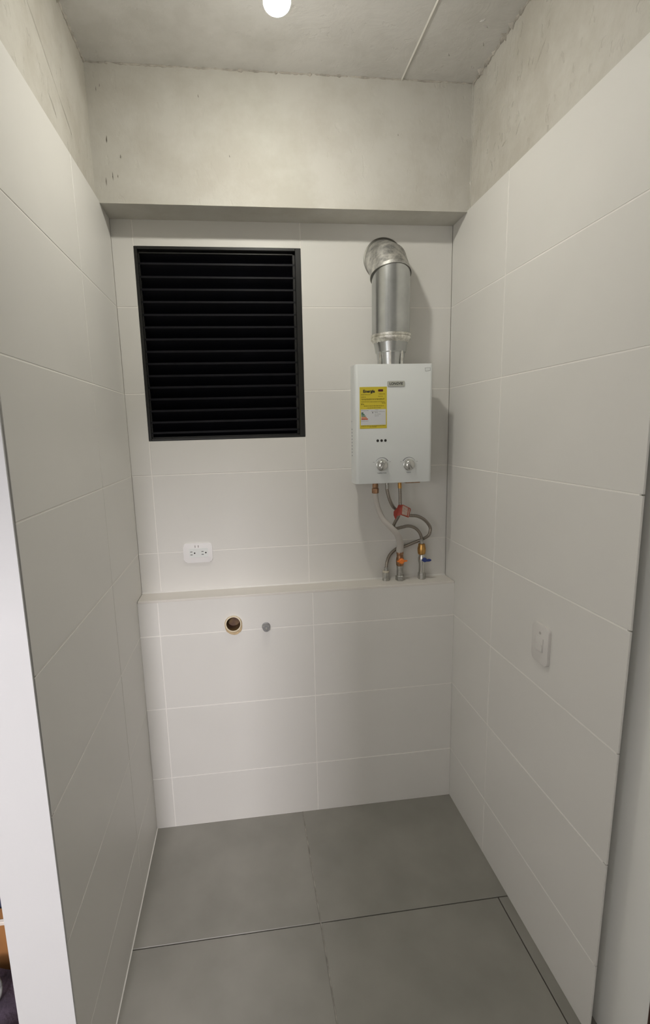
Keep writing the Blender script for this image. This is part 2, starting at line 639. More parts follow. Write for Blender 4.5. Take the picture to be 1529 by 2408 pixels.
zb = [0.93] + [z for z in ROWS if z > LH] + [ZS + 0.002]
for k in range(len(zb) - 1):
    z0, z1 = zb[k], zb[k + 1]
    tile_xz(0, 0.0105, -GT, C0, z0, z1, wall_back)
    tile_xz(0, 0.0105, C1, W + GT, z0, z1, wall_back)
    if z1 <= WZ0:
        tile_xz(0, 0.0105, C0, C1, z0, z1, wall_back)
    elif z0 < WZ0:
        tile_xz(0, 0.0105, C0, C1, z0, WZ0 + GT, wall_back)
    elif z1 > WZ1:
        tile_xz(0, 0.0105, C0, C1, WZ1 - GT, z1, wall_back)

# ---- ledge boxed out in front of the lower back wall
bm = bmesh.new()
box(bm, (0.0, -LD + 0.0009, 0), (W, 0.0, LH - 0.0095))
ledge = struct('wall_ledge', bm, 'grout', 'white tiled ledge boxed out along the foot of the back wall')
zl = [0.0] + [z for z in ROWS if z < LH] + [LH - 0.006]
for k in range(len(zl) - 1):
    for x0, x1 in ((-GT, C0), (C0, C1), (C1, W + GT)):
        tile_xz(-LD, -LD + 0.0105, x0, x1, zl[k], zl[k + 1], ledge)
bm = bmesh.new()
box(bm, (0.0015, -LD - 0.0005, LH - 0.0095), (W - 0.0015, -0.0005, LH), 0.0016, 2)
finish('ledge_top', bm, mat('white_ledge_top', (0.72, 0.69, 0.64), 0.45, spec=0.3), ledge)
bm = bmesh.new()
prism(bm, [(0.0, LH - 0.001), (-0.006, LH - 0.001), (-0.0015, LH + 0.0035), (0.0, LH + 0.005)], 'x', 0.001, W - 0.001)
finish('grout_fillet', bm, 'tile', ledge)

# ---- beam across the top of the back wall
bm = bmesh.new()
nx, nz = 44, 16
vg = [[bm.verts.new((-0.0105 + (W + 0.021) * i / nx, -BD + 0.0012 * math.sin(i * 1.7) * math.sin(k * 0.9) + random.uniform(-0.0005, 0.0005),
                     ZS + (H - ZS) * k / nz)) for i in range(nx + 1)] for k in range(nz + 1)]
for k in range(nz):
    for i in range(nx):
        bm.faces.new((vg[k][i], vg[k][i + 1], vg[k + 1][i + 1], vg[k + 1][i]))
vb = [bm.verts.new((-0.0105 + (W + 0.021) * i / nx, 0.011, ZS + random.uniform(-0.0008, 0.0008))) for i in range(nx + 1)]
for i in range(nx):
    bm.faces.new((vg[0][i], vb[i], vb[i + 1], vg[0][i + 1]))
beam = struct('ceiling_beam', bm, 'beamp', 'rough painted concrete beam across the top of the back wall', 30)

seam('plaster_seam', (-0.010, -0.80, H - 0.001), (-0.010, -BD, H - 0.001), 0.0045, 110, ceiling, 'crumb')
seam('plaster_seam', (-0.010, -BD, H - 0.001), (W + 0.010, -BD, H - 0.001), 0.0024, 170, ceiling, 'crumb')
seam('plaster_seam', (W + 0.010, -0.80, H - 0.001), (W + 0.010, -BD, H - 0.001), 0.0055, 110, ceiling, 'crumb')
seam('plaster_seam', (W + 0.0095, -BD, ZT), (W + 0.0095, -BD, H), 0.0018, 50, beam, 'beamp', 0.4)

# ---- the rest of the home behind the camera
bm = bmesh.new()   # left wall, its window opening added for the fill lamp
box(bm, (-2.72, -2.6, 0), (-2.6, 0.14, 0.85))
box(bm, (-2.72, -2.6, 2.05), (-2.6, 0.14, H))
box(bm, (-2.72, -2.6, 0.85), (-2.6, -1.0, 2.05))
box(bm, (-2.72, -0.1, 0.85), (-2.6, 0.14, 2.05))
struct('wall_outer_left', bm, 'paint_w')
bm = bmesh.new()
box(bm, (-2.705, -1.0, 0.85), (-2.69, -0.1, 2.05))
struct('window_2', bm, 'glass')  # pane of the added opening
bm = bmesh.new()   # unseen wall behind the camera, doorway shaped to cut the daylight beam
DX0, DX1 = -0.75, 0.24
box(bm, (-2.6, -2.6, 0), (-1.5, -2.45, H))
box(bm, (-1.0, -2.6, 0), (DX0, -2.45, H))
box(bm, (-1.5, -2.6, 0), (-1.0, -2.45, 0.95))
box(bm, (-1.5, -2.6, 1.95), (-1.0, -2.45, H))
box(bm, (DX1, -2.6, 0), (2.4, -2.45, H))
box(bm, (DX0, -2.6, 1.90), (DX1, -2.45, H))  # lintel height set so the beam fades up the back wall
struct('wall_front', bm, 'paint_w')
bm = bmesh.new()
box(bm, (-1.5, -2.56, 0.95), (-1.0, -2.545, 1.95))
struct('window_3', bm, 'glass')
bm = bmesh.new()
box(bm, (2.3, -2.45, 0), (2.4, -1.0, H))
box(bm, (1.42, -1.115, 0), (2.3, -1.0, H))
struct('wall_outer_right', bm, 'paint_w')
bm = bmesh.new()
box(bm, (-1.1, -4.5, 0), (-1.0, -2.6, H))
box(bm, (0.9, -4.5, 0), (1.0, -2.6, H))
box(bm, (-1.1, -4.6, 0), (1.0, -4.5, H))
struct('wall_passage', bm, 'paint_w')

# ================================================================== LOUVRE WINDOW
bm = bmesh.new()
fy0, fy1 = -0.001, 0.085
FL, FR, FT, FB = 0.011, 0.021, 0.010, 0.010
box(bm, (WX0, fy0, WZ0), (WX0 + FL, fy1, WZ1), 0.0012)
box(bm, (WX1 - FR, fy0, WZ0), (WX1, fy1, WZ1), 0.0012)
box(bm, (WX0 + FL, fy0, WZ1 - FT), (WX1 - FR, fy1, WZ1), 0.0012)
box(bm, (WX0 + FL, fy0, WZ0), (WX1 - FR, fy1, WZ0 + FB), 0.0012)
win = finish('window_1', bm, 'frameblk')
win['kind'] = 'structure'
win['label'] = 'square black metal louvre window in the tiled back wall'
bm = bmesh.new()
ix0, ix1, iz0, iz1 = WX0 + FL, WX1 - FR, WZ0 + FB, WZ1 - FT
for a, b in (((ix0, 0.012, iz0), (ix0 + 0.004, 0.03, iz1)), ((ix1 - 0.009, 0.012, iz0), (ix1, 0.03, iz1)),
             ((ix0, 0.012, iz1 - 0.010), (ix1, 0.03, iz1)), ((ix0, 0.012, iz0), (ix1, 0.03, iz0 + 0.004))):
    box(bm, a, b, 0.0008)
finish('inner_bead', bm, 'frameblk', win)
slat_me = None
for zc in [2.2050, 2.1638, 2.1194, 2.0775, 2.0353, 1.9913, 1.9484, 1.9067, 1.8640, 1.8210, 1.7780, 1.7370, 1.6945, 1.6520, 1.6105, 1.5720]:
    zc += 0.006
    if slat_me is None:
        bm = bmesh.new()
        # front lip, then a blade falling towards the outside
        prof = [(0.012, -0.0015), (0.012, 0.0045), (0.0135, 0.006), (0.016, 0.005), (0.072, -0.048), (0.071, -0.0495),
                (0.0165, 0.0015), (0.0135, -0.0015)]
        prism(bm, prof, 'x', ix0, ix1)
        s = finish('slat', bm, 'black', win, loc=(0, 0, 0))
        slat_me = s.data
    else:
        s = bpy.data.objects.new('slat', slat_me)
        COL.objects.link(s)
        s.parent = win
    s.location = (0, 0, zc)

# ================================================================== BULB
t = thing('light_bulb', (BULB[0], BULB[1], H), 'lit white bulb in a plain holder under the ceiling', 'light bulb')
bm = bmesh.new()
lathe(bm, [(0.046, 0), (0.046, -0.010), (0.040, -0.016), (0.026, -0.020), (0.0235, -0.05), (0.021, -0.066)], (BULB[0], BULB[1], H), n=40)
finish('lamp_holder', bm, 'porc', t, 50)
R0 = 0.0318
bm = bmesh.new()
lathe(bm, [(0.0135, 0.098), (0.0135, 0.070), (0.017, 0.064), (0.0240, 0.034), (0.0312, 0.006), (R0 + 0.0002, -0.0005)], BULB, n=40)
finish('bulb_base', bm, 'plastic', t, 50)
bm = bmesh.new()
pr = []
R0 = 0.0318
for k in range(0, 15):
    a = math.radians(-k * 90 / 14)
    pr.append((max(R0 * math.cos(a), 0.0004), 0.021 * math.sin(a)))
lathe(bm, pr, BULB, n=40)
finish('bulb_dome', bm, 'bulb', t, 80)

# ================================================================== WATER HEATER
HX0, HX1, HZ0, HZ1, HD = 0.8235, 1.1095, 1.3750, 1.7985, 0.155
heater = thing('water_heater', (0.967, 0, HZ0), 'white enamelled gas water heater box hung on the tiled back wall', 'water heater')
bm = bmesh.new()
box(bm, (0.846, -0.082, HZ0 + 0.012), (1.088, 0.0, HZ1 - 0.012), 0.003)
finish('chassis', bm, 'enamel', heater)
bm = bmesh.new()
v = box(bm, (HX0, -HD, HZ0), (HX1, -0.078, HZ1))
vert_e = [e for e in {e for q in v for e in q.link_edges} if abs(e.verts[0].co.z - e.verts[1].co.z) > 0.1 and e.verts[0].co.y < -0.1]
bmesh.ops.bevel(bm, geom=vert_e, offset=0.012, segments=6, affect='EDGES', profile=0.5)
es = [e for e in bm.edges if e.calc_length() > 0.0005 and abs(e.verts[0].co.z - e.verts[1].co.z) < 1e-5 and max(e.verts[0].co.y, e.verts[1].co.y) < -0.0785]
bmesh.ops.bevel(bm, geom=es, offset=0.002, segments=2, affect='EDGES', profile=0.5)
finish('front_cover', bm, 'enamel', heater, 35)
# side air slots
for k in range(9):
    bm = bmesh.new()
    z = 1.475 + 0.012 * k
    box(bm, (HX0 - 0.0002, -0.098, z), (HX0 + 0.003, -0.090, z + 0.005))
    finish('air_slot', bm, 'inkg', heater)
bm = bmesh.new()
lathe(bm, [(0.0022, -0.001), (0.0022, 0.0006), (0.0014, 0.0012)], (HX0, -0.092, 1.602), (-1, 0, 0), n=12)
finish('screw', bm, 'zinc', heater)

YF = -HD
# knobs
for kx, kz, ang in ((0.920, 1.4420, 40), (1.0224, 1.4402, -35)):
    bm = bmesh.new()
    lathe(bm, [(0.0215, 0.0), (0.0215, 0.0022), (0.0205, 0.0030), (0.0190, 0.0034), (0.0185, 0.010), (0.0175, 0.0145), (0.0145, 0.0178),
               (0.009, 0.0195), (0.0002, 0.0200)], (kx, YF, kz), (0, -1, 0), n=48)
    kn = finish('control_knob', bm, 'chrome', heater, 40)
    bm = bmesh.new()
    v = box(bm, (-0.0028, -0.0255, -0.0155), (0.0028, -0.0165, 0.0155), 0.0016, 2)
    rot = Matrix.Rotation(math.radians(ang), 4, 'Y')
    bm.transform(Matrix.Translation((kx, YF, kz)) @ rot)
    finish('grip', bm, 'chrome', kn, 40)
    # dial scale printed over the knob: a tapering arc and two ticks
    bm = bmesh.new()
    n = 24
    vi, vo = [], []
    for i in range(n + 1):
        a = math.radians(150 - 120 * i / n)
        f = i / n if ang > 0 else 1 - i / n
        th = 0.0004 + 0.0014 * f
        for lst, r in ((vi, 0.0262 - th), (vo, 0.0262 + th)):
            lst.append(bm.verts.new((kx + r * math.cos(a), YF - 0.0002, kz + r * math.sin(a) + 0.001)))
    for i in range(n):
        bm.faces.new((vi[i], vi[i + 1], vo[i + 1], vo[i]))
    rect_front(bm, kx - 0.0335, kx - 0.0270, kz + 0.0110, kz + 0.0122, YF)
    rect_front(bm, kx + 0.0270, kx + 0.0335, kz + 0.0110, kz + 0.0122, YF)
    finish('dial_marking', bm, 'inkg', heater)
bm = bmesh.new()
text_on_front(bm, 'TEMPERATURA', 0.9195, YF - 0.0003, 1.4128, 0.0055, 0.036, 0.0001)
finish('knob_lettering', bm, 'inkg', heater)
bm = bmesh.new()
text_on_front(bm, 'GAS', 1.0215, YF - 0.0003, 1.4118, 0.0055, 0.016, 0.0001)
finish('knob_lettering', bm, 'inkg', heater)
for kx in (0.9043, 0.9187, 0.9330):
    bm = bmesh.new()
    lathe(bm, [(0.0048, 0.0), (0.0048, 0.0008), (0.0038, 0.0010), (0.0036, 0.0004)], (kx, YF, 1.5308), (0, -1, 0), n=20)
    finish('indicator_window', bm, 'slotd', heater)
# badge
bm = bmesh.new()
prism(bm, rrect(0.9400, 1.0030, 1.7205, 1.7392, 0.003, 3), 'y', YF - 0.0022, YF)
badge = finish('badge', bm, 'plate', heater)
bm = bmesh.new()
prism(bm, rrect(0.9412, 1.0018, 1.7217, 1.7380, 0.0022, 3), 'y', YF - 0.0026, YF - 0.002)
finish('badge_face', bm, mat('pale_badge_face', (0.52, 0.53, 0.47), 0.4, metal=0.2), badge)
bm = bmesh.new()
text_on_front(bm, 'LONGVIE', 0.9716, YF - 0.0029, 1.7298, 0.0125, 0.049, 0.0003)
finish('badge_lettering', bm, 'ink', badge)
# corner sticker
bm = bmesh.new()
pts = [(1.0782, 1.7835), (1.0982, 1.7845), (1.0985, 1.7735), (1.0800, 1.7710)]
prism(bm, pts, 'y', YF - 0.0004, YF)
st = finish('corner_sticker', bm, 'inkg', heater)
bm = bmesh.new()
pts = [(1.0793, 1.7826), (1.0972, 1.7836), (1.0975, 1.7743), (1.0808, 1.7720)]
prism(bm, pts, 'y', YF - 0.0006, YF - 0.0003)
finish('sticker_face', bm, 'enamel', st)

# energy label
LX0, LX1, LZ0, LZ1 = 0.8388, 0.9381, 1.5748, 1.7204
YL = YF - 0.0005
bm = bmesh.new()
rect_front(bm, LX0, LX1, LZ0, LZ1, YF - 0.0001, 0.0004)
lab = finish('energy_label', bm, 'yellow', heater)
lab['label'] = 'yellow and white energy rating sticker'
LW, LHt = LX1 - LX0, LZ1 - LZ0


def lx(u): return LX0 + u * LW
def lz(v): return LZ1 - v * LHt


bm = bmesh.new()
rect_front(bm, lx(0.035), lx(0.965), lz(0.915), lz(0.535), YL, 0.0002)
finish('white_panel', bm, 'white', lab)
bm = bmesh.new()
text_on_front(bm, 'Energía', lx(0.34), YL - 0.0003, lz(0.105), 0.0135, 0.043, 0.0006)
finish('label_title', bm, 'ink', lab)
bm = bmesh.new()
prism(bm, rrect(lx(0.68), lx(0.86), lz(0.115), lz(0.06), 0.002, 3), 'y', YL - 0.0003, YL)
finish('label_logo', bm, 'maroon', lab)


def scribble(bm, u0, u1, v, h, y, dens=0.72):
    """a line of print too small to read: short word-length dashes"""
    u = u0
    while u < u1:
        w = random.uniform(0.02, 0.07)
        e = min(u1, u + w)
        rect_front(bm, lx(u), lx(e), lz(v + h / 2), lz(v - h / 2), y, 0.0001)
        u = e + random.uniform(0.006, 0.014) / dens


bm = bmesh.new()
for u0, u1, v in ((0.05, 0.42, 0.185), (0.70, 0.94, 0.170), (0.05, 0.23, 0.240), (0.68, 0.86, 0.228), (0.05, 0.92, 0.285), (0.08, 0.90, 0.305),
                  (0.06, 0.80, 0.355), (0.80, 0.93, 0.365), (0.82, 0.95, 0.392), (0.05, 0.16, 0.400), (0.05, 0.16, 0.420), (0.15, 0.88, 0.455),
                  (0.26, 0.78, 0.505), (0.05, 0.95, 0.935), (0.36, 0.62, 0.962)):
    scribble(bm, u0, u1, v, 0.013, YL)
finish('label_small_print', bm, 'inky', lab)['kind'] = 'stuff'
bm = bmesh.new()
for u0, u1, v in ((0.05, 0.32, 0.565), (0.56, 0.68, 0.552), (0.42, 0.55, 0.580), (0.55, 0.92, 0.592), (0.55, 0.66, 0.612), (0.55, 0.78, 0.655),
                  (0.55, 0.70, 0.695), (0.05, 0.32, 0.812)):
    scribble(bm, u0, u1, v, 0.010, YL - 0.0002)
finish('panel_small_print', bm, 'inkg', lab)['kind'] = 'stuff'
bm = bmesh.new()
text_on_front(bm, 'A', lx(0.475), YL - 0.0004, lz(0.615), 0.0065, 0.0052, 0.0002)
finish('rating_letter', bm, 'ink', lab)
for k, wd in enumerate((0.085, 0.125, 0.165, 0.205, 0.250)):
    bm = bmesh.new()
    v = 0.622 + 0.0365 * k
    za, zb_ = lz(v + 0.014), lz(v - 0.014)
    prism(bm, [(lx(0.055), za), (lx(0.055 + wd - 0.018), za), (lx(0.055 + wd), (za + zb_) / 2), (lx(0.055 + wd - 0.018), zb_), (lx(0.055), zb_)],
          'y', YL - 0.0004, YL)
    finish('rating_bar', bm, 'bar%d' % (k + 1), lab)

# outlets under the case
for (x, y, r, m, nm) in ((0.9558, -0.10, 0.0062, 'zinc', 'water_outlet'), (1.0055, -0.10, 0.0062, 'zinc', 'water_outlet'), (0.9124, -0.09, 0.0085, 'copper', 'gas_outlet')):
    bm = bmesh.new()
    lathe(bm, [(r, -0.006), (r, 0.02)], (x, y, HZ0), n=20)
    finish(nm, bm, m, heater, 40)
bm = bmesh.new()
box(bm, (1.02, -0.13, HZ0 - 0.006), (1.075, -0.09, HZ0 + 0.001), 0.001)
finish('drain_plate', bm, 'copper', heater)

# ================================================================== FLUE
PX, PY, PR = 0.9715, -0.090, 0.0680
flue = thing('exhaust_flue', (PX, PY, HZ1), 'shiny galvanised exhaust pipe with an elbow into the wall above the heater', 'exhaust pipe')
bm = bmesh.new()
lathe(bm, [(PR - 0.0015, 1.892), (PR, 1.893), (PR, 2.118), (PR - 0.0015, 2.119)], (PX, PY, 0), n=64)
for q in bm.verts:          # the top is cut on the slant, inside the elbow
    if q.co.z > 2.1:
        q.co.z = 2.1075 + 0.004 - math.tan(math.radians(20)) * (q.co.y - PY)
pipe = finish('pipe', bm, 'galv', flue, 40)
bm = bmesh.new()     # folded lengthwise seam, seen left of centre
a0 = math.radians(-118)
prism(bm, [(PX + (PR + dr) * math.cos(a0 + da), PY + (PR + dr) * math.sin(a0 + da)) for da, dr in ((-0.055, -0.001), (-0.05, 0.0012), (0.05, 0.0012), (0.055, -0.001))], 'z', 1.893, 2.124)
finish('pipe_seam', bm, 'galv', pipe)
# elbow in mitred gores
RB = 0.090
bm = bmesh.new()
ER = PR + 0.0022
rings = []
n = 56
TILT = 20
for a, cy_, cz_ in ((TILT, PY, 2.1075), (24, -0.0875, 2.1145), (54, -0.056, 2.156), (90, 0.0, 2.1905)):
    a = math.radians(a)
    c = Vector((PX - 0.0015, cy_, cz_))
    u = Vector((1, 0, 0))
    vv = Vector((0, math.cos(a), -math.sin(a)))
    k2 = 1.05 if 0.1 < a < 1.5 else 1.0
    rings.append([bm.verts.new(c + (u * math.cos(2 * PI * k / n) + vv * math.sin(2 * PI * k / n) * k2) * ER) for k in range(n)])
for i in range(len(rings) - 1):
    for k in range(n):
        l = (k + 1) % n
        bm.faces.new((rings[i][k], rings[i][l], rings[i + 1][l], rings[i + 1][k]))
elbow = finish('elbow', bm, 'galv_e', flue, 14)
bm = bmesh.new()
lathe(bm, [(PR + 0.0012, -0.0014), (PR + 0.0050, -0.0012), (PR + 0.0050, 0.0012), (PR + 0.002, 0.0026)], (PX - 0.0008, PY, 2.1075), (0, math.sin(math.radians(TILT)), math.cos(math.radians(TILT))), n=64)
finish('elbow_rim', bm, 'rim', elbow, 30)
bm = bmesh.new()
lathe(bm, [(ER - 0.001, -0.002), (ER + 0.0055, -0.002), (ER + 0.0055, 0.0035), (ER - 0.001, 0.006)], (PX - 0.0015, 0.0, 2.1905), (0, -1, 0), n=64)
finish('wall_collar', bm, 'rim', elbow, 30)
# foil-taped joint and reducer
bm = bmesh.new()
lathe(bm, [(PR + 0.0005, 1.908), (PR + 0.0035, 1.9065), (PR + 0.003, 1.9000), (PR + 0.001, 1.8985)], (PX, PY, 0), n=64, jitter=0.006)
finish('joint_bead', bm, 'foil', flue, 30)
bm = bmesh.new()
lathe(bm, [(PR - 0.001, 1.8985), (PR + 0.0022, 1.8970), (PR + 0.0030, 1.8900), (PR - 0.001, 1.8840), (PR - 0.006, 1.8790), (PR - 0.0075, 1.8765)], (PX, PY, 0), n=72, jitter=0.014)
finish('tape_wrap', bm, 'foil', flue, 40)
bm = bmesh.new()
lathe(bm, [(PR - 0.004, 1.888), (PR - 0.009, 1.868), (PR - 0.013, 1.846), (PR - 0.0165, 1.842), (PR - 0.020, 1.818), (PR - 0.021, HZ1 - 0.004)], (PX, PY, 0), n=48, jitter=0.004)
red = finish('reducer', bm, 'galv', flue, 30)
for a in (-150, -108, -60):
    bm = bmesh.new()
    a0 = math.radians(a)
    prism(bm, [(PX + (PR - 0.0125 + dr) * math.cos(a0 + da), PY + (PR - 0.0125 + dr) * math.sin(a0 + da)) for da, dr in ((-0.06, -0.004), (-0.05, 0.0015), (0.05, 0.0015), (0.06, -0.004))],
          'z', HZ1, 1.846)
    finish('fold', bm, 'foil', red)

# ================================================================== HOSES AND VALVES
gas = thing('gas_hose', (1.028, -0.036, 1.085), 'thick cream rubber gas hose curving down from the brass nut under the heater', 'hose')
A = [(0.9126, -0.09, 1.3364), (0.9153, -0.09, 1.3063), (0.9248, -0.092, 1.2669), (0.9439, -0.095, 1.227), (0.9733, -0.093, 1.1954), (1.0016, -0.082, 1.1647), (1.0215, -0.058, 1.1236), (1.0281, -0.036, 1.0860)]
bm = bmesh.new()
tube(bm, catmull(A, 8), lambda s: 0.0098 + 0.0052 * s ** 2.2, 18)
finish('hose', bm, 'gashose', gas, 60)
bm = bmesh.new()
hexnut(bm, (0.9124, -0.09, 1.3310), (0, 0, 1), 0.0132, 0.020)
lathe(bm, [(0.0100, 0.020), (0.0112, 0.022), (0.0112, 0.032), (0.0100, 0.038)], (0.9124, -0.09, 1.3310), n=24)
finish('top_nut', bm, 'copper', gas, 35)

Bp = [(0.9555, -0.1, 1.3656), (0.9565, -0.1, 1.3417), (0.967, -0.1, 1.3023), (0.987, -0.09, 1.2705), (1.0231, -0.07, 1.2481), (1.055, -0.06, 1.2341), (1.0919, -0.055, 1.2278), (1.1245, -0.05, 1.2102), (1.1479, -0.045, 1.1828), (1.1508, -0.045, 1.1635), (1.142, -0.045, 1.1431), (1.1213, -0.022, 1.1235), (1.0924, -0.016, 1.1116), (1.0593, -0.012, 1.0980), (1.024, -0.010, 1.0890), (0.9942, -0.014, 1.0670), (0.9781, -0.025, 1.0399), (0.9724, -0.03, 1.0040)]
hb = thing('water_hose', (0.9724, -0.03, 1.004), 'braided steel hose making the wide right-hand loop under the heater', 'hose', 'braided water hoses')
bm = bmesh.new()
tube(bm, catmull(Bp, 8), 0.0062, 14)
finish('braided_sleeve', bm, 'braid', hb, 60)
bm = bmesh.new()
tube(bm, [(0.9555, -0.1, 1.374), (0.9556, -0.1, 1.364), (0.9564, -0.1, 1.348)], 0.0072, 16)
finish('ferrule', bm, 'zinc', hb, 50)
bm = bmesh.new()
tube(bm, [(0.9728, -0.03, 1.019), (0.9724, -0.03, 1.006), (0.9722, -0.03, 1.0)], 0.0074, 16)
finish('ferrule', bm, 'zinc', hb, 50)

Cp = [(1.005, -0.1, 1.3636), (1.0067, -0.1, 1.3336), (1.0076, -0.1, 1.2945), (1.0066, -0.104, 1.264), (1.0012, -0.098, 1.2386), (0.9944, -0.082, 1.2157), (0.9919, -0.068, 1.1954), (1.0024, -0.060, 1.1833), (1.0284, -0.052, 1.1851), (1.0588, -0.047, 1.1882), (1.0864, -0.043, 1.1789), (1.1062, -0.04, 1.16), (1.1168, -0.038, 1.1346), (1.1185, -0.036, 1.1060)]
hc = thing('water_hose', (1.1185, -0.036, 1.106), 'braided steel hose hanging straight from the heater then kinking to the blue valve', 'hose', 'braided water hoses')
bm = bmesh.new()
tube(bm, catmull(Cp, 8), 0.0062, 14)
finish('braided_sleeve', bm, 'braid', hc, 60)
bm = bmesh.new()
tube(bm, [(1.0050, -0.1, 1.374), (1.0050, -0.1, 1.364), (1.0058, -0.1, 1.348)], 0.0072, 16)
finish('ferrule', bm, 'brass', hc, 50)
bm = bmesh.new()
tube(bm, [(1.1170, -0.0375, 1.130), (1.1182, -0.0362, 1.114), (1.1186, -0.036, 1.104)], 0.0074, 16)
finish('ferrule', bm, 'zinc', hc, 50)

# coupling of the looping hose
t = thing('pipe_coupling', (0.9717, -0.03, LH), 'short zinc coupling standing on the ledge, leftmost of the three pipe fittings', 'pipe fitting')
bm = bmesh.new()
lathe(bm, [(0.0135, 0.0), (0.0135, 0.034), (0.0120, 0.037), (0.0075, 0.037)], (0.9717, -0.03, LH), n=12)
finish('body', bm, 'zinc', t, 20)
bm = bmesh.new()
lathe(bm, [(0.0128, 0.034), (0.0138, 0.036), (0.0138, 0.040), (0.0125, 0.042), (0.0070, 0.042)], (0.9717, -0.03, LH), n=28)
finish('collar_ring', bm, mat('pale_collar', (0.62, 0.58, 0.48), 0.4, metal=0.5), t, 40)

# gas valve
gx, gy = 1.0286, -0.036
t = thing('gas_valve', (gx, gy, LH), 'gas valve with an orange butterfly handle at the foot of the cream hose', 'valve')
bm = bmesh.new()
hexnut(bm, (gx + 0.001, gy, LH), (0, 0, 1), 0.0188, 0.021)
finish('base_nut', bm, 'zinc', t, 20)
bm = bmesh.new()
lathe(bm, [(0.0125, 0.020), (0.0130, 0.024), (0.0122, 0.050), (0.0135, 0.058), (0.0135, 0.062)], (gx, gy, LH), n=14)
finish('pipe_stub', bm, 'zinc', t, 30)
bm = bmesh.new()
lathe(bm, [(0.0128, 0.060), (0.0150, 0.064), (0.0155, 0.074), (0.0160, 0.084), (0.0145, 0.094), (0.0130, 0.098), (0.0130, 0.108), (0.0142, 0.110), (0.0142, 0.122), (0.0120, 0.126)], (gx, gy, LH), n=28)
finish('valve_body', bm, 'copper', t, 30)


def butterfly(bm, cx, cy, cz, half, hgt, th):
    """two-winged tap handle lying across the front of the valve body"""
    pr = []
    for k in range(25):
        a = 2 * PI * k / 24
        w = math.cos(a)
        pr.append((cx + half * w, cz + hgt * math.sin(a) * (0.55 + 0.45 * abs(w)) + hgt * 0.25 * abs(w)))
    prism(bm, pr[:-1], 'y', cy - th, cy)


bm = bmesh.new()
butterfly(bm, gx + 0.003, gy - 0.018, LH + 0.084, 0.0215, 0.0048, 0.005)
hd = finish('handle', bm, 'orange', t, 30)
bm = bmesh.new()
lathe(bm, [(0.0115, 0), (0.0115, 0.008), (0.008, 0.011)], (gx, gy - 0.014, LH + 0.084), (0, -1, 0), n=20)
finish('handle_hub', bm, 'orange', hd, 30)

# water valve
wx, wy = 1.1203, -0.036
t = thing('water_valve', (wx, wy, LH), 'water valve with a blue butterfly handle below a brass fitting', 'valve')
bm = bmesh.new()
lathe(bm, [(0.0150, 0.0), (0.0160, 0.002), (0.0160, 0.024), (0.0150, 0.026)], (wx + 0.001, wy, LH), n=10)
finish('base_nut', bm, 'zinc', t, 20)
bm = bmesh.new()
lathe(bm, [(0.0118, 0.025), (0.0125, 0.028), (0.0118, 0.060), (0.0128, 0.066), (0.0150, 0.076), (0.0150, 0.088), (0.0125, 0.096), (0.0125, 0.104)], (wx, wy, LH), n=26)
finish('valve_body', bm, 'chrome', t, 30)
bm = bmesh.new()
lathe(bm, [(0.0115, 0.102), (0.0150, 0.106), (0.0168, 0.118), (0.0165, 0.128), (0.0140, 0.140), (0.0135, 0.146), (0.0095, 0.148)], (wx - 0.001, wy, LH), n=16)
finish('brass_fitting', bm, 'brass', t, 30)
bm = bmesh.new()
butterfly(bm, wx + 0.0115, wy - 0.019, LH + 0.0815, 0.0190, 0.0068, 0.008)
hd = finish('handle', bm, 'blue', t, 30)
bm = bmesh.new()
lathe(bm, [(0.009, 0), (0.009, 0.008), (0.006, 0.013)], (wx + 0.006, wy - 0.013, LH + 0.083), (0, -1, 0), n=20)
finish('handle_hub', bm, 'blue', hd, 30)

# red tag on the hose
t = thing('hose_tag', (1.007, -0.115, 1.245), 'red and white card tag folded round the hanging braided hose', 'tag')


def sheet(bm, quad, th=0.0008):
    P = [Vector(p) for p in quad]
    n = (P[1] - P[0]).cross(P[-1] - P[0]).normalized() * th
    a = [bm.verts.new(p) for p in P]
    b = [bm.verts.new(p + n) for p in P]
    bm.faces.new(a)
    bm.faces.new(b[::-1])
    for i in range(len(P)):
        j = (i + 1) % len(P)
        bm.faces.new((a[i], b[i], b[j], a[j]))


bm = bmesh.new()
sheet(bm, [(1.0085, -0.1145, 1.2850), (1.0130, -0.1150, 1.2865), (1.0465, -0.1060, 1.2690), (1.0480, -0.1050, 1.2640), (1.0410, -0.1060, 1.2350), (1.0375, -0.1070, 1.2335), (1.0070, -0.1155, 1.2460)])
front = finish('tag_front', bm, 'red', t)
bm = bmesh.new()
sheet(bm, [(1.0125, -0.1158, 1.2835), (1.0370, -0.1093, 1.2712), (1.0315, -0.1103, 1.2410), (1.0090, -0.1163, 1.2492)], 0.0004)
finish('tag_print', bm, 'tagw', front)
bm = bmesh.new()
sheet(bm, [(1.0400, -0.1085, 1.2688), (1.0440, -0.1076, 1.2668), (1.0385, -0.1078, 1.2378), (1.0350, -0.1086, 1.2388)], 0.0004)
finish('tag_stripe', bm, 'tagw', front)
bm = bmesh.new()
sheet(bm, [(1.0090, -0.1150, 1.2852), (0.9960, -0.1120, 1.2855), (0.9925, -0.1110, 1.2750), (0.9800, -0.1060, 1.2600), (0.9800, -0.1050, 1.2450), (0.9880, -0.1050, 1.2270), (0.9930, -0.1080, 1.2420), (1.0072, -0.1158, 1.2470)])
finish('tag_back_flap', bm, mat('dark_red_card', (0.30, 0.035, 0.02), 0.5), t)

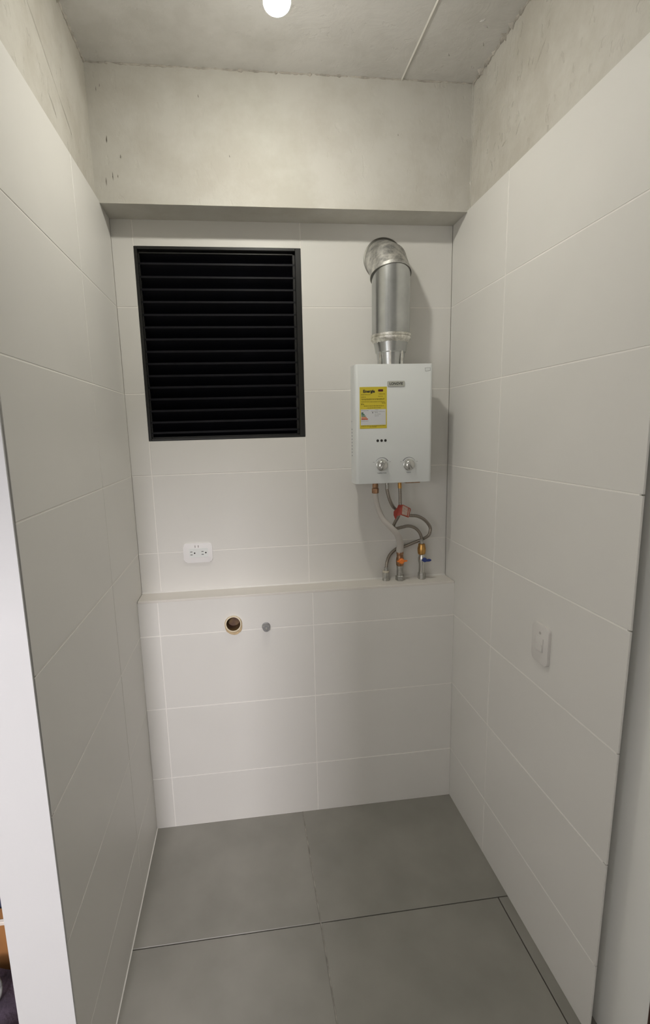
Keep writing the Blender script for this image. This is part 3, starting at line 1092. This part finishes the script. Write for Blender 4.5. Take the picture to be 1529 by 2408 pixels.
# ================================================================== OUTLET, SWITCH, DRAIN, PLUG
ox0, ox1, oz0, oz1 = 0.1700, 0.2812, 1.0775, 1.1545
t = thing('power_outlet', ((ox0 + ox1) / 2, 0, oz0), 'white double power socket plate on the back wall above the ledge', 'power outlet')
bm = bmesh.new()
prism(bm, rrect(ox0, ox1, oz0, oz1, 0.013), 'y', -0.0065, 0.0)
es = [e for e in bm.edges if e.verts[0].co.y < -0.006 and e.verts[1].co.y < -0.006]
bmesh.ops.bevel(bm, geom=es, offset=0.003, segments=3, affect='EDGES', profile=0.5)
finish('cover_plate', bm, 'plastic', t, 40)
bm = bmesh.new()
prism(bm, rrect(ox0 + 0.022, ox1 - 0.017, oz0 + 0.022, oz1 - 0.020, 0.003), 'y', -0.0078, -0.006)
ins = finish('socket_insert', bm, mat('cool_white_plastic', (0.80, 0.82, 0.805), 0.6), t, 40)
for sx in (0.2005, 0.2433):
    for dz in (0.0055, -0.0062):
        bm = bmesh.new()
        box(bm, (sx - 0.0042, -0.0081, 1.1160 + dz - 0.0011), (sx + 0.0042, -0.0074, 1.1160 + dz + 0.0011))
        finish('blade_slot', bm, 'slotd', ins)
    bm = bmesh.new()
    lathe(bm, [(0.0029, 0.0), (0.0029, 0.0009)], (sx + 0.0125, -0.0074, 1.1160), (0, -1, 0), n=16)
    finish('earth_hole', bm, 'slotd', ins)
for sx in (0.2160, 0.2280):
    bm = bmesh.new()
    box(bm, (sx - 0.0016, -0.0069, 1.1375), (sx + 0.0016, -0.0062, 1.1465))
    finish('plate_mark', bm, mat('faint_grey_mark', (0.42, 0.38, 0.37), 0.7), t)

sy0, sy1, sz0, sz1 = -0.733, -0.655, 0.9020, 1.0165
t = thing('wall_switch', (W, (sy0 + sy1) / 2, sz0), 'white upright wall plate on the right-hand tiled wall', 'wall switch')
bm = bmesh.new()
prism(bm, rrect(sy0, sy1, sz0, sz1, 0.014), 'x', W - 0.0085, W)
es = [e for e in bm.edges if e.verts[0].co.x < W - 0.008 and e.verts[1].co.x < W - 0.008]
bmesh.ops.bevel(bm, geom=es, offset=0.003, segments=3, affect='EDGES', profile=0.5)
finish('cover_plate', bm, 'plastic2', t, 40)
bm = bmesh.new()
prism(bm, rrect(-0.711, -0.677, 0.938, 0.981, 0.004), 'x', W - 0.0105, W - 0.008)
rk = finish('rocker', bm, 'plastic2', t, 40)
bm = bmesh.new()
prism(bm, rrect(-0.7095, -0.6785, 0.941, 0.960, 0.003), 'x', W - 0.0120, W - 0.0100)
finish('rocker_pad', bm, 'plastic2', rk, 40)
bm = bmesh.new()
lathe(bm, [(0.004, 0), (0.004, 0.0012), (0.003, 0.0014)], (W - 0.0084, -0.694, 0.992), (-1, 0, 0), n=16)
finish('pilot_light', bm, mat('dull_pilot', (0.5, 0.48, 0.45), 0.4), t, 40)

dx, dz = 0.3500, 0.8500


def drill(objs, origin, axis, r, depth):
    """cut a round hole through the listed objects"""
    bm = bmesh.new()
    lathe(bm, [(r, -depth), (r, depth)], origin, axis, n=40)
    bmesh.ops.recalc_face_normals(bm, faces=bm.faces)
    me = bpy.data.meshes.new('drill_tmp')
    bm.to_mesh(me)
    bm.free()
    cut = bpy.data.objects.new('drill_tmp', me)
    COL.objects.link(cut)
    bpy.context.view_layer.update()
    for o in objs:
        md = o.modifiers.new('drill', 'BOOLEAN')
        md.operation = 'DIFFERENCE'
        md.solver = 'EXACT'
        md.object = cut
        dg = bpy.context.evaluated_depsgraph_get()
        new = bpy.data.meshes.new_from_object(o.evaluated_get(dg))
        o.modifiers.clear()
        old = o.data
        o.data = new
        bpy.data.meshes.remove(old)
    bpy.data.objects.remove(cut)
    bpy.data.meshes.remove(me)


bpy.context.view_layer.update()
drill([ledge] + [o for o in ledge.children if o.name.startswith('wall_tile') and abs(o.location.x - (C0 + C1) / 2) < 0.01 and 0.6 < o.location.z < 0.95],
      (dx, -LD, dz + 0.000), (0, -1, 0), 0.0335, 0.08)
t = thing('drain_pipe', (dx, -LD, dz - 0.03), 'open cream plastic drain pipe stub in the tiled ledge front', 'drain pipe')
ax = Vector((0, -1, 0.10)).normalized()
bm = bmesh.new()
lathe(bm, [(0.0262, -0.03), (0.0262, 0.001), (0.0272, 0.0025), (0.0292, 0.0025), (0.0302, 0.001), (0.0302, -0.030)], (dx, -LD - 0.010, dz + 0.003), ax, n=48, close=False)
finish('pipe_rim', bm, 'pvc', t, 40)
bm = bmesh.new()
lathe(bm, [(0.0260, 0.000), (0.0256, -0.070), (0.0002, -0.071)], (dx, -LD - 0.010, dz + 0.003), ax, n=40, close=False)
finish('pipe_bore', bm, 'pvc_in', t, 40)
bm = bmesh.new()
vi, vo, vf = [], [], []          # a smear of putty, thickest under the pipe
for k in range(40):
    a = 2 * PI * k / 40
    lowb = max(0.0, -math.sin(a))
    ro = (0.0330 + 0.0125 * lowb ** 1.3) * (1 + random.uniform(-0.025, 0.025))
    c, sn = math.cos(a), math.sin(a)
    vi.append(bm.verts.new((dx + 0.0300 * c, -LD - 0.0055, dz + 0.0300 * sn)))
    vf.append(bm.verts.new((dx + (ro - 0.003) * c + 0.002 * lowb, -LD - 0.0045, dz + (ro - 0.003) * sn)))
    vo.append(bm.verts.new((dx + ro * c + 0.002 * lowb, -LD + 0.001, dz + ro * sn)))
for k in range(40):
    l = (k + 1) % 40
    bm.faces.new((vi[k], vi[l], vf[l], vf[k]))
    bm.faces.new((vf[k], vf[l], vo[l], vo[k]))
finish('putty_ring', bm, 'putty', t)

wx2, wz2 = 0.4748, 0.8268
t = thing('pipe_plug', (wx2, -LD, wz2 - 0.015), 'small round grey metal pipe plug right of the drain pipe', 'pipe plug')
bm = bmesh.new()
lathe(bm, [(0.0165, 0.0), (0.0160, 0.004), (0.0138, 0.005), (0.0138, 0.0225), (0.0125, 0.0240), (0.0100, 0.0240), (0.0096, 0.0225), (0.0002, 0.0225)], (wx2, -LD, wz2 + 0.004), (0, -1, 0), n=32)
pl = finish('plug_body', bm, mat('dull_grey_plug', (0.30, 0.30, 0.30), 0.5, metal=0.3, var=0.2, vscale=90), t, 30)
bm = bmesh.new()
box(bm, (wx2 - 0.0038, -LD - 0.028, wz2 + 0.0002), (wx2 + 0.0038, -LD - 0.022, wz2 + 0.0078), 0.0006)
finish('plug_square', bm, 'zinc', pl)

# ================================================================== PAINTED NICK SHADES, PLASTER RIDGES
def sliver(name, p0, p1, wdt, normal, m, parent, proud=0.0004):
    """thin lens-shaped mark on a plaster face"""
    p0, p1, nrm = Vector(p0), Vector(p1), Vector(normal)
    d = (p1 - p0)
    sd = d.cross(nrm).normalized()
    bm = bmesh.new()
    top, side = [], []
    N = 7
    L_, R_, T_ = [], [], []
    for k in range(N + 1):
        t_ = k / N
        w2 = wdt * math.sin(PI * min(max(t_, 0.03), 0.97)) * random.uniform(0.7, 1.2)
        c = p0 + d * t_ + sd * random.uniform(-1, 1) * wdt * 0.5
        L_.append(bm.verts.new(c - sd * w2))
        R_.append(bm.verts.new(c + sd * w2))
        T_.append(bm.verts.new(c + nrm * proud * math.sin(PI * min(max(t_, 0.05), 0.95))))
    for k in range(N):
        bm.faces.new((L_[k], T_[k], T_[k + 1], L_[k + 1]))
        bm.faces.new((T_[k], R_[k], R_[k + 1], T_[k + 1]))
    return finish(name, bm, m, parent, 80)


MT['nick_shade'] = mat('painted_nick_shade', (0.16, 0.145, 0.12), 0.9, spec=0.1)  # groove shade put into the colour; slivers sit proud of the plaster
for x, z, l in ((0.040, 2.505, 0.022), (0.078, 2.452, 0.012), (0.048, 2.402, 0.026), (0.027, 2.385, 0.024), (0.020, 2.640, 0.014), (0.032, 2.648, 0.010),
                (0.064, 2.395, 0.012), (0.330, 2.632, 0.010), (0.42, 2.462, 0.008), (0.985, 2.545, 0.007)):
    sliver('painted_nick', (x, -BD - 0.0012, z), (x + random.uniform(-0.002, 0.002), -BD - 0.0012, z - l), 0.0009, (0, -1, 0), 'nick_shade', beam)
XR = W + 0.0105
for y, z, dy, dz, w_ in ((-0.335, 2.520, 0.020, -0.018, 0.0022), (-0.372, 2.505, 0.004, -0.020, 0.0022), (-0.392, 2.500, 0.010, -0.012, 0.002), (-0.545, 2.56, 0.05, -0.048, 0.0026),
                         (-0.47, 2.56, 0.006, -0.02, 0.002), (-0.49, 2.55, 0.007, -0.016, 0.002), (-0.29, 2.445, 0.018, -0.02, 0.002), (-0.33, 2.41, -0.03, 0.006, 0.002),
                         (-0.245, 2.49, 0.012, -0.016, 0.0018), (-0.57, 2.62, 0.03, -0.02, 0.0025), (-0.41, 2.62, 0.006, -0.014, 0.002), (-0.44, 2.43, 0.03, -0.03, 0.0024)):
    sliver('plaster_ridge', (XR, y, z), (XR, y + dy, z + dz), w_, (-1, 0, 0), 'plaster', wall_right, 0.0026)
for y, z, dy, dz, w_ in ((-0.62, 2.545, 0.20, -0.10, 0.0022), (-0.42, 2.445, 0.10, -0.055, 0.0018), (-0.66, 2.60, 0.06, -0.09, 0.0022), (-0.50, 2.40, 0.05, -0.03, 0.002)):
    sliver('plaster_ridge', (-0.0105, y, z), (-0.0105, y + dy, z + dz), w_, (1, 0, 0), 'plaster', wall_left, 0.0026)
for x, y, dx_, dy_ in ((1.105, -0.245, 0.008, 0.010), (1.16, -0.36, 0.02, 0.008), (1.145, -0.37, 0.012, -0.012), (1.19, -0.30, 0.012, 0.02), (1.20, -0.2, 0.015, 0.01)):
    sliver('ceiling_ridge', (x, y, H), (x + dx_, y + dy_, H), 0.0025, (0, 0, -1), 'ceil', ceiling, 0.003)

# ================================================================== THINGS BEYOND THE END OF THE LEFT WALL
t = thing('storage_bag', (-0.50, -0.40, 0), 'dark navy fabric bag standing behind the cardboard box', 'bag')
bm = bmesh.new()
v = box(bm, (-0.80, -0.585, 0), (-0.20, -0.27, 0.44), 0.05, 4)
for q in bm.verts:
    q.co += Vector((random.uniform(-1, 1), random.uniform(-1, 1), random.uniform(-1, 1) if q.co.z > 0.01 else 0)) * 0.005
finish('bag_body', bm, 'navy', t, 60)
for sx in (-0.60, -0.40):
    bm = bmesh.new()
    tube(bm, catmull([(sx - 0.06, -0.40, 0.42), (sx - 0.05, -0.40, 0.50), (sx, -0.40, 0.53), (sx + 0.05, -0.40, 0.50), (sx + 0.06, -0.40, 0.42)], 6), 0.009, 8)
    finish('bag_handle', bm, 'navy', t, 60)

t = thing('cardboard_box', (-0.48, -0.60, 0), 'brown cardboard box with a pale taped edge beyond the left wall end', 'box')
bm = bmesh.new()
box(bm, (-0.78, -0.648, 0), (-0.17, -0.600, 0.232), 0.003)
finish('box_body', bm, 'cardb', t)
bm = bmesh.new()
box(bm, (-0.78, -0.6515, 0.224), (-0.17, -0.640, 0.2345), 0.001)
finish('taped_edge', bm, 'tape', t)

t = thing('folded_cloth', (-0.36, -0.75, 0), 'dark purple cloth heaped on the floor before the cardboard box', 'cloth')
bm = bmesh.new()
gx_, gy_ = 30, 18
vv = []
for j in range(gy_ + 1):
    row = []
    for i in range(gx_ + 1):
        u, w_ = i / gx_, j / gy_
        e = min(1, 7 * u * (1 - u)) * min(1, 8 * w_ * (1 - w_) + 0.35 * w_)
        z = 0.002 + e * (0.035 + 0.082 * w_ + 0.010 * math.sin(u * 23 + w_ * 7) + 0.006 * math.sin(w_ * 19 - u * 13))
        row.append(bm.verts.new((-0.66 + 0.50 * u, -0.855 + 0.195 * w_, z)))
    vv.append(row)
for j in range(gy_):
    for i in range(gx_):
        bm.faces.new((vv[j][i], vv[j][i + 1], vv[j + 1][i + 1], vv[j + 1][i]))
bot = bmesh.ops.extrude_face_region(bm, geom=bm.faces[:])
for q in bot['geom']:
    if isinstance(q, bmesh.types.BMVert):
        q.co.z = 0.0
finish('cloth_heap', bm, 'purple', t, 70)

t = thing('round_disc', (-0.325, -0.76, 0.10), 'mottled grey round disc propped on the purple cloth', 'disc')
bm = bmesh.new()
axd = Vector((0.35, -0.75, 0.55)).normalized()
lathe(bm, [(0.0002, -0.006), (0.043, -0.006), (0.046, -0.004), (0.046, 0.003), (0.044, 0.005), (0.038, 0.005), (0.036, 0.002), (0.0002, 0.002)], (-0.326, -0.772, 0.146), axd, n=40, close=False)
finish('disc_plate', bm, 'stone', t, 40)

t = thing('wooden_board', (-0.4, -0.88, 0), 'orange-brown wooden board on edge in front of the purple cloth', 'board')
bm = bmesh.new()
box(bm, (-0.75, -0.885, 0.0), (-0.135, -0.862, 0.128), 0.003)
finish('plank', bm, 'wood', t)
